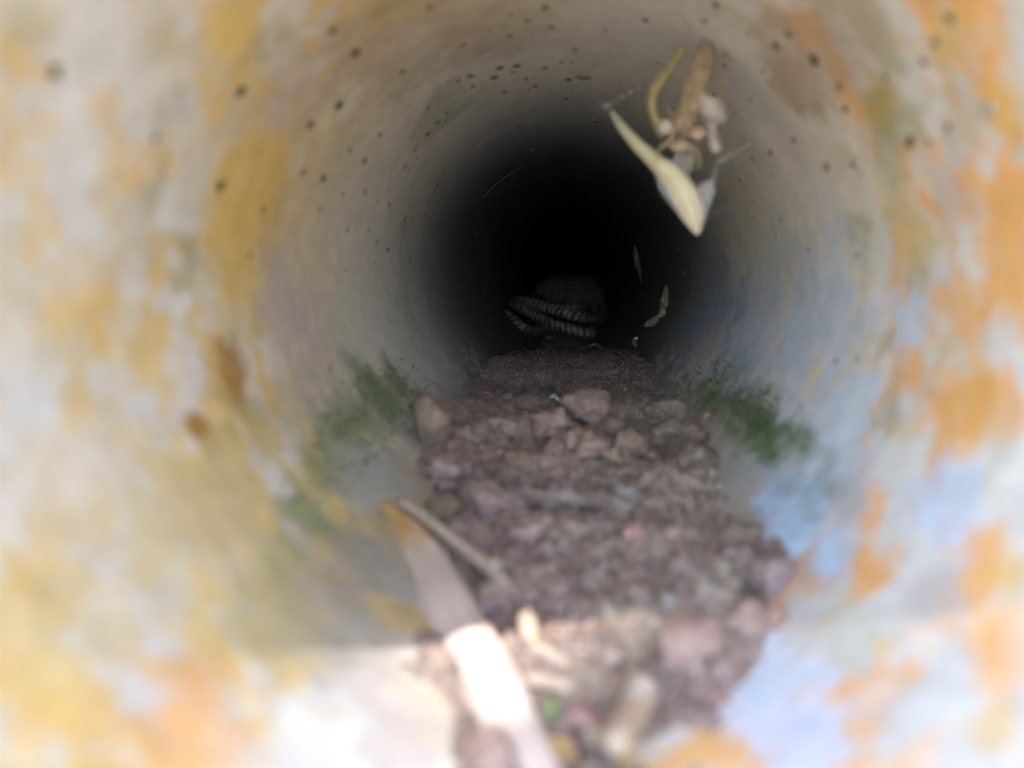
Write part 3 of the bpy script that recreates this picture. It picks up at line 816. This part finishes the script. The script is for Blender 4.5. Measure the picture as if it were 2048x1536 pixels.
# ------------------------------------------------------------------ dry blade, twig, sticks
def blade_mesh(name, pts, mat, parent=None, nw=15, curl=0.17, thick=0.0006):
    """lens-shaped leaf along pts (u, v, z, full width px): two skins so it has thickness"""
    ctr = np.array([[*ray(u, v, z), wpx / F * z] for u, v, z, wpx in pts])
    c = spline(ctr, 60)
    path, wd = c[:, :3], np.maximum(c[:, 3], 0.0004)
    tan = np.gradient(path, axis=0); tan /= np.linalg.norm(tan, axis=1)[:, None]
    view = -path / np.linalg.norm(path, axis=1)[:, None]
    side = np.cross(tan, view); side /= np.linalg.norm(side, axis=1)[:, None]
    nor = np.cross(side, tan)
    nor *= np.sign((nor * view).sum(1))[:, None]
    s = np.linspace(-1, 1, nw)
    top = path[:, None, :] + side[:, None, :] * (s[None, :, None] * wd[:, None, None] / 2) - nor[:, None, :] * ((s ** 2)[None, :, None] * wd[:, None, None] * curl)
    top = top + nor[:, None, :] * ((0.045 * np.exp(-(s / 0.12) ** 2) - 0.012 * np.cos(s * 19))[None, :, None] * wd[:, None, None])
    bump_ = 0.0003 * np.sin(np.arange(60) * 0.7)[:, None, None] * nor[:, None, :]
    top = top + bump_
    bot = top - nor[:, None, :] * (thick * (1.05 - s ** 2))[None, :, None]
    v = np.vstack([top.reshape(-1, 3), bot.reshape(-1, 3)]) + np.array([0, CAMY, AX])
    n = 60 * nw
    f = [tuple(x) for x in grid_faces(60, nw)] + [tuple(x[::-1]) for x in grid_faces(60, nw) + n]
    for i in range(59):
        for j in (0, nw - 1):
            a, b = i * nw + j, (i + 1) * nw + j
            f.append((a, b, b + n, a + n))
    al = np.repeat(np.linspace(0, 1, 60), nw); ar = np.tile(np.linspace(0, 1, nw), 60)
    o = mesh_obj(name, v, f, mat, attrs={'along': np.tile(al, 2), 'around': np.tile(ar, 2)})
    if parent is not None: under(parent, o)
    return o

bl = empty('dry_blade', P(0.0, 0.138, -0.1))
tag(bl, 'long dry pointed leaf blade lying from the left wall to the bottom edge, partly sunlit', 'leaf')
blade_mesh('blade', [(762, 1004, .256, 13), (790, 1040, .250, 52), (840, 1110, .231, 85), (890, 1200, .206, 97), (935, 1285, .186, 110), (985, 1370, .166, 110), (1035, 1460, .155, 86), (1090, 1545, .146, 62), (1155, 1645, .1385, 48)], M['blade'], bl)
tw = empty('twig', P(-0.03, 0.23, -0.08))
tag(tw, 'thin straight twig lying beside the tip of the dry blade', 'twig')
tpath = spline(np.array([ray(800, 1000, .255), ray(860, 1042, .246), ray(930, 1098, .234), (ray(985, 1140, .224)), ray(1034, 1190, .213)]), 40)
tube('stem', tpath, np.interp(np.linspace(0, 1, 40), [0, .4, .8, 1], [.0011, .0019, .0022, .0006]), M['straw'], tw, nseg=10, rough=0.2)
nv, nf = ICO[2]
nb = mesh_obj('bud', nv * np.array([.0022, .002, .0026]) * (1 + 0.4 * (fbm(nv * 2, 2, 9) - .5))[:, None] + ray(990, 1132, .2225) + np.array([0, CAMY, AX]), nf, M['straw'])
under(tw, nb)

def stick(name, pix, r, mat, label, cat, lift=0.0, rough=0.25, nseg=10, flat=1.0):
    """stick lying on the floor through the given photo pixels"""
    pts = []
    for (u, v) in pix:
        p = floor_hit(u, v); p[2] += r * 0.7 + lift; pts.append(p)
    pts = np.array(pts)
    n = 26
    pth = spline(pts, n)
    # smooth the height so that it bridges the bumps
    pth[:, 2] = np.interp(np.linspace(0, 1, n), np.linspace(0, 1, len(pts)), pts[:, 2])
    pth[:, 2] = np.maximum(pth[:, 2], np.array([soil_h(a, b) for a, b in pth[:, :2]]) * 0.7 + pth[:, 2] * 0.3)
    prof = np.interp(np.linspace(0, 1, n), [0, .06, .94, 1], [.55, 1, .9, .5])
    o = tube(name, pth, r * prof, M[mat], None, nseg=nseg, rough=rough, flat=flat)
    return tag(o, label, cat)

stick('stick', [(1292, 1425), (1262, 1490), (1232, 1560)], .0034, 'pale_stick', 'pale broken stick poking up at the bottom edge', 'stick', lift=.004)
stick('stick', [(1048, 1388), (1095, 1393), (1142, 1402)], .0016, 'straw', 'short pale stick lying level against the dry blade', 'stick', lift=.002)
stick('stick', [(1062, 1308), (1100, 1326), (1142, 1346)], .0016, 'straw', 'short pale stick slanting down below the tan leaf scrap', 'stick', lift=.001)
stick('straw_piece', [(1252, 917), (1280, 917), (1308, 920)], .0011, 'orange_stick', 'short orange straw lying beside the squarish clod', 'straw', lift=.0012, flat=.7)
clod('soil_clod', 985, 988, 120, 76, 'broad pinkish clod at the left end of the long root', PK, seed=31, rough=0.6, sink=0.35)
stick('root', [(1000, 992), (1040, 1000), (1090, 1012), (1140, 1008), (1190, 1014), (1225, 1022), (1262, 1036)], .0036, 'clod_root', 'long pinkish root half buried across the soil bed', 'root', rough=0.9, nseg=16)
stick('bark_chip', [(1142, 1440), (1172, 1458), (1205, 1478)], .0026, 'pink_chip', 'reddish bark chip right of the green scrap', 'bark', rough=.5, flat=.6)
stick('bark_chip', [(1408, 1398), (1435, 1402), (1462, 1408)], .0010, 'pink_chip', 'thin reddish sliver at the right edge of the soil', 'bark', rough=.3)

def scrap(name, u, v, outline, mat, label, cat, lift=.0012, tilt=.5, thick=.0005):
    """small flat scrap with an outline in px, tilted towards the mouth and resting on the soil"""
    p = floor_hit(u, v); z = p[1]
    n = len(outline)
    vs = []
    for k in (0, 1):
        for (a, b) in outline:
            x = a / F * z; q = -b / F * z
            vs.append((x, q * (1 - tilt) * 2.0 + k * thick, q * (.55 + tilt * .4) + 0.0006 * math.sin(a * .2)))
    f = [tuple(range(n)), tuple(range(2 * n - 1, n - 1, -1))] + [(i, (i + 1) % n, n + (i + 1) % n, n + i) for i in range(n)]
    o = mesh_obj(name, np.array(vs), f, M[mat], smooth=False)
    o.location = P(p[0], z, p[2] + lift + 0.002)
    return tag(o, label, cat)
scrap('leaf_scrap', 1224, 930, [(-20, -16), (-4, -14), (10, -17), (14, -4), (19, 16), (8, 10), (-6, 2), (-18, -4)], 'tan_leaf', 'pale tan leaf scrap left of the orange straw', 'leaf')
scrap('leaf_scrap', 1056, 1282, [(-16, -24), (2, -26), (14, -10), (20, 18), (8, 28), (-8, 12), (-18, -6)], 'tan_leaf', 'tan leaf scrap standing right of the sunlit blade', 'leaf')
scrap('leaf_scrap', 1104, 1452, [(-14, -16), (4, -18), (14, -6), (12, 12), (-2, 18), (-15, 6)], 'green_bit', 'small green leaf scrap between blade and bark chip', 'leaf')
scrap('leaf_scrap', 1205, 1505, [(-40, -16), (-8, -22), (26, -14), (38, 8), (10, 20), (-28, 14)], 'tan_leaf', 'tan leaf scrap left of the pale broken stick', 'leaf')

def worm(pix, wpx, label, cat='rootlet', mat='white_worm', lift=.0008):
    pts = np.array([floor_hit(u, v) for u, v in pix])
    pts[:, 1] = pts[:, 1].mean() + (pts[:, 1] - pts[:, 1].mean()) * .6
    for i, (u, v) in enumerate(pix):
        pts[i] = ray(u, v, pts[i, 1])
    z = pts[:, 1].mean(); r = wpx / 2 / F * z
    pts[:, 2] += lift
    n = 24
    pth = spline(pts, n)
    return tag(tube('rootlet', pth, r * np.interp(np.linspace(0, 1, n), [0, .15, .85, 1], [.5, 1, 1, .5]), M[mat], None, nseg=8, rough=.25, freq=500), label, cat)
worm([(1274, 676), (1268, 683), (1270, 691), (1277, 698)], 7, 'curved white rootlet below the mud tubes')
worm([(1178, 694), (1188, 690), (1197, 692), (1203, 698)], 5, 'pale hooked rootlet right of centre before the snake')
worm([(1154, 700), (1163, 698), (1170, 701)], 5, 'short pale rootlet left of the hooked one')
worm([(1098, 802), (1107, 794), (1114, 800), (1124, 806), (1130, 812)], 6, 'crooked pale rootlet left of the two-lobed clod')

# mud tubes on the right wall
def wall_lump_path(pix, wpx, rad=R):
    pts = []
    for (u, v) in pix:
        ph, z, r = on_wall(u, v, rad)
        pts.append([(rad - .005) * math.cos(ph), z, (rad - .005) * math.sin(ph)])
    return np.array(pts)
def mud_tube(pix, rads, label):
    pth = spline(wall_lump_path(pix, 0), 40)
    z = pth[:, 1].mean()
    rr_ = np.interp(np.linspace(0, 1, 40), np.linspace(0, 1, len(rads)), rads)
    return tag(tube('mud_tube', pth, rr_, M['mud'], None, nseg=16, rough=1.0, freq=420, seed=3), label, 'mud')
mud_tube([(1342, 576), (1341, 594), (1338, 612), (1334, 628), (1328, 640)], [.0015, .0030, .0034, .0028, .0030, .0016], 'upright brown mud tube stuck to the right wall')
mud_tube([(1326, 636), (1318, 645), (1309, 651), (1300, 657)], [.0014, .0028, .0030, .0014], 'lower slanting mud tube below the upright one')

# peeling flake on the right of the joint
fl = [(1268, 488), (1274, 496), (1280, 520), (1283, 545), (1281, 565), (1277, 548), (1270, 530), (1267, 508)]
fv = []
for k_ in (0, 1):
    for (u, v) in fl:
        p = ray(u, v, .70 + k_ * .0008); fv.append(p + np.array([0, CAMY, AX]))
n = len(fl)
flo = mesh_obj('peeling_flake', np.array(fv), [tuple(range(n))[::-1], tuple(range(n, 2 * n))] + [(i, (i + 1) % n, n + (i + 1) % n, n + i) for i in range(n)], M['plug'], smooth=False)
tag(flo, 'thin grey flake peeling off at the pipe joint, right of the black void', 'flake')


# ------------------------------------------------------------------ hanging withered twig with leaf and cobweb
hang = empty('withered_sprig', P(0.052, 0.30, 0.085))
tag(hang, 'withered sprig with a yellow leaf hanging from the top of the pipe', 'sprig')
def hp(pix):
    return np.array([ray(u, v, z) for u, v, z in pix])
main = np.array([(1420, 74, .291), (1412, 130, .288), (1398, 180, .284), (1378, 225, .28), (1356, 268, .277), (1338, 300, .275)], dtype=float)
for k in range(7):
    o_ = np.cumsum(rng.normal(0, 1, (6, 2)), 0) * 4 + rng.normal(0, 9, 2)
    o_[0] *= .3
    pth = main.copy(); pth[:, :2] += o_; pth[:, 2] += rng.normal(0, .0015, 6)
    pth = pth[: rng.integers(4, 7)] if k else pth
    tube('stem', spline(hp(pth), 40), np.interp(np.linspace(0, 1, 40), [0, .3, .7, 1], np.array([.0010, .0020, .0017, .0006]) * rng.uniform(.7, 1.25)), M[('husk', 'twig', 'straw', 'husk', 'twig', 'tendril', 'straw')[k]], hang, nseg=10, rough=.6, freq=300, seed=20 + k)
for k, (u, v, z, r) in enumerate(((1396, 176, .283, .0042), (1385, 212, .28, .0036), (1372, 248, .279, .0040), (1392, 268, .276, .0030), (1360, 292, .275, .0034), (1376, 318, .273, .0026), (1404, 150, .286, .0034))):
    vv, ff = ICO[3]
    rs = np.random.default_rng(60 + k)
    q = vv * (1 + 1.3 * (fbm(vv * 2.1 + k * 3, 4, 60 + k, .65) - .5))[:, None] * r * rs.uniform(.6, 1.2, 3)
    under(hang, mesh_obj('husk', q + ray(u, v, z) + np.array([0, CAMY, AX]), ff, M[('husk', 'twig', 'tan_leaf')[k % 3]]))
blade_mesh('leaf', [(1222, 222, .276, 5), (1240, 248, .276, 16), (1270, 284, .275, 23), (1306, 318, .274, 30), (1345, 354, .272, 46), (1371, 394, .270, 51), (1386, 430, .268, 42), (1395, 466, .266, 10)], M['withered'], hang, curl=.34)
tube('tendril', spline(hp([(1362, 98, .287), (1345, 128, .285), (1322, 160, .283), (1306, 192, .281), (1306, 224, .279), (1316, 250, .277), (1328, 268, .276)]), 40), np.interp(np.linspace(0, 1, 40), [0, .45, .5, 1], [.0019, .0021, .0014, .0017]), M['tendril'], hang, nseg=10, rough=.2)
for (u, v, z, r) in ((1422, 218, .283, .0048), (1436, 232, .284, .0032), (1405, 205, .281, .0034), (1331, 255, .274, .0027)):
    vv, ff = ICO[3]
    o = mesh_obj('cocoon', vv * r * (1 + .5 * (fbm(vv * 2.5 + u, 3, 7) - .5))[:, None] + ray(u, v, z) + np.array([0, CAMY, AX]), ff, M['cocoon'])
    under(hang, o)
tube('side_stick', spline(hp([(1420, 240, .284), (1424, 268, .284), (1434, 304, .284)]), 16), .0019, M['pale_stick'], hang, nseg=10, rough=.2)
for (a_, b_, c_) in (((1400, 120, .288), (1376, 150, .284), (1368, 190, .283)), ((1428, 100, .29), (1446, 150, .287), (1440, 200, .285)), ((1360, 240, .278), (1392, 262, .276), (1420, 258, .28)),
                     ((1350, 290, .275), (1392, 300, .273), (1398, 340, .272)), ((1340, 280, .275), (1318, 300, .274), (1310, 336, .273)), ((1432, 60, .293), (1452, 110, .29), (1470, 125, .292)), ((1385, 250, .279), (1345, 230, .279), (1330, 206, .281))):
    tube('fibre', spline(hp([a_, b_, c_]), 12), np.linspace(.0007, .0003, 12), M['tendril'], hang, nseg=6, rough=.3)
web = empty('cobweb', P(.06, .33, .04))
tag(web, 'grey cobweb strands stretched right of the hanging leaf', 'cobweb')
tube('strand', spline(hp([(1548, 252, .366), (1500, 288, .345), (1440, 322, .325)]), 16), np.linspace(.0022, .0016, 16), M['silk'], web, nseg=8, rough=.3)
tube('strand', spline(hp([(1440, 320, .325), (1428, 352, .31), (1404, 402, .29), (1394, 440, .272)]), 16), .0014, M['silk'], web, nseg=8, rough=.3)
for (a_, b_, c_) in (((1222, 222, .276), (1190, 190, .30), (1172, 150, .40)), ((1402, 120, .288), (1380, 60, .288), (1352, 8, .274)), ((1425, 130, .288), (1470, 90, .287), (1512, 40, .25)), ((1395, 462, .266), (1440, 420, .30), (1512, 402, .39)), ((1340, 300, .275), (1300, 230, .29), (1262, 172, .40))):
    tube('strand', spline(hp([a_, b_, c_]), 16), .00022, M['silk'], web, nseg=6, rough=.2)
tube('strand', spline(hp([(1208, 214, .30), (1240, 196, .33), (1285, 170, .355)]), 12), .0011, M['silk'], web, nseg=8, rough=.3)
def film(pix, z, dz):
    vs = [ray(u, v, z + dz * i / len(pix)) + np.array([0, CAMY, AX]) for i, (u, v) in enumerate(pix)]
    vs = np.array(vs + [v_ + np.array([0, .0006, 0]) for v_ in vs]); n = len(pix)
    o = mesh_obj('film', vs, [tuple(range(n)), tuple(range(2 * n - 1, n - 1, -1))] + [(i, (i + 1) % n, n + (i + 1) % n, n + i) for i in range(n)], M['silk'], smooth=False)
    under(web, o)
film([(1392, 372), (1412, 362), (1428, 366), (1430, 384), (1420, 410), (1408, 440), (1396, 456)], .272, .004)
film([(1338, 330), (1360, 300), (1388, 290), (1392, 318), (1380, 345), (1366, 360)], .276, .004)
film([(1310, 350), (1330, 372), (1348, 402), (1360, 430), (1344, 412), (1322, 384)], .274, .003)


# ------------------------------------------------------------------ specks on the wall (parts of the pipe)
vv, ff = ICO[2]
def speck_mesh(seed, mat):
    q = vv * (1 + 1.7 * (fbm(vv * 1.7 + seed * 5.1, 3, 500 + seed) - .5))[:, None]
    q[:, 2] *= .35
    o = mesh_obj('dirt_speck', q, ff, M[mat])
    me = o.data
    bpy.data.objects.remove(o)
    return me
SPK = [speck_mesh(i, 'speck') for i in range(5)]
FLK = [speck_mesh(10 + i, 'fleck') for i in range(4)]
MSK = speck_mesh(20, 'tendril')
def put_speck(u, v, d, me, nm, asp=1.0, rot=0.0):
    p0, z0, r = on_wall(u, v)
    if z0 > 1.15: return
    s = d / 2 * R / r
    o = bpy.data.objects.new(nm, me)
    COL.objects.link(o)
    nrm = Vector((-math.cos(p0), 0, -math.sin(p0)))
    loc = P(R * math.cos(p0), z0, R * math.sin(p0))
    yax = Vector((0, 1, 0)); xax = yax.cross(nrm)
    rm = Matrix((xax, yax, nrm)).transposed().to_4x4()
    # stretched along the pipe so that it reads as round at a grazing view only as much as real droppings do
    st = 1.0 + 0.6 * random.random()
    o.matrix_world = Matrix.Translation(loc) @ rm @ Matrix.Rotation(rot, 4, 'Z') @ Matrix.Diagonal((s * asp, s * st, s * 1.1, 1))
    mw = o.matrix_world.copy()
    o.parent = near_pipe
    o.matrix_world = mw
DARK = [(710,105,20),(676,211,26),(803,144,17),(666,60,22),(645,357,18),(604,346,16),(729,322,13),(809,334,11),(730,384,11),(777,410,13),(926,89,13),(1019,72,13),(1055,42,15),(1102,54,15),(1022,28,13),(1089,15,14),(860,15,16),(940,152,13),(916,163,11),(945,173,9),(988,155,15),(1000,136,16),(1033,132,16),(1025,144,10),(1052,158,9),(1070,173,10),(1057,179,9),(1009,185,9),(1089,136,12),(1136,158,15),(893,226,9),(856,217,11),(874,246,12),(855,267,14),(874,371,8),(620,250,18),
        (1409,41,17),(1432,10,18),(1427,85,11),(1552,92,18),(1576,68,15),(1629,119,26),(1449,130,13),(1527,142,11),(1691,218,18),(1678,172,14),(1587,280,11),(1772,152,18),(1849,125,20),(1870,85,18),(1822,282,24),(1860,286,18),(1897,252,22),(1900,38,24),(1595,391,8),(1707,329,14),(1618,501,13),(1716,510,11),(1671,723,12),(1713,718,9),(480,183,24),(310,275,26),(440,372,24),(235,350,22),(110,145,28),(525,420,14),(500,510,14),(660,738,12),(695,460,9),(737,460,8),(753,485,8),(775,500,10),(748,525,8),
        (1150,100,9),(1210,60,10),(1290,40,11),(1330,130,9),(1500,200,9),(1470,230,8),(1190,130,8),(1240,170,7),(980,60,9),(760,270,9),(830,300,8),(700,300,10),(640,420,10),(690,540,8),(800,450,7),(820,520,7),(850,430,7),(1480,360,8),(1540,330,8),(1560,440,7),(1320,1100,1)]
for i, (u, v, d) in enumerate(DARK[:-1]):
    put_speck(u, v, d, SPK[i % 5], 'dirt_speck', rot=random.uniform(-.5, .5))
for i in range(70):
    a_ = random.uniform(0.12, 0.95) * math.pi; r_ = random.uniform(300, 620)
    put_speck(VX + r_ * math.cos(a_), VY - r_ * math.sin(a_), random.uniform(4, 9), SPK[i % 5], 'dirt_speck', rot=random.uniform(-.6, .6), asp=random.uniform(.7, 1.6))
PALE = [(1509,435,8),(1501,552,8),(1567,565,9),(1526,581,6),(1467,599,5),(1443,526,6),(1430,528,5),(1369,546,8),(1356,499,7),(1508,687,8),(1360,634,6),(888,243,12),(907,312,8),(960,288,12),(1008,249,6),(1066,300,8),(1064,80,8),(1066,155,8),(1982,216,34),(1452,610,4),(1400,560,4),(1490,400,7),(1535,405,6),(1340,540,4),(1180,310,4),(1250,320,4),(1100,290,5),(1040,330,4),(960,420,4),(930,470,4),(885,575,6),(870,640,4),(1410,680,4),(1430,640,4)]
for i, (u, v, d) in enumerate(PALE):
    put_speck(u, v, d, FLK[i % 4], 'pale_fleck', rot=random.uniform(-.5, .5))
for i in range(80):
    a_ = random.uniform(-0.15, 1.15) * math.pi; r_ = random.uniform(150, 330)
    put_speck(VX + r_ * math.cos(a_), VY - r_ * math.sin(a_), random.uniform(2, 5), FLK[i % 4], 'pale_fleck', rot=random.uniform(-1.5, 1.5), asp=random.uniform(.5, 2.2))
put_speck(1167, 154, 22, MSK, 'leaf_fleck', asp=1.6)
put_speck(1192, 240, 24, MSK, 'leaf_fleck', asp=1.0)
put_speck(1655, 335, 26, MSK, 'leaf_fleck', asp=.8)
put_speck(1542, 305, 20, MSK, 'leaf_fleck', asp=.6)

thr = []  # added strand that imitates the glint along the pipe joint
for (u, v) in ((972, 398), (985, 386), (1004, 372), (1030, 357), (1056, 346), (1085, 337)):
    ph, z, r = on_wall(u, v)
    z = .69; thr.append([(R - .0016) * math.cos(ph), z, (R - .0016) * math.sin(ph)])
tag(tube('joint_glint', spline(np.array(thr), 30), np.linspace(.0004, .0001, 30), M['tendril'], None, nseg=6, rough=.4), 'thin pale arc standing in for a glint on the pipe joint, upper left of the black void', 'thread')
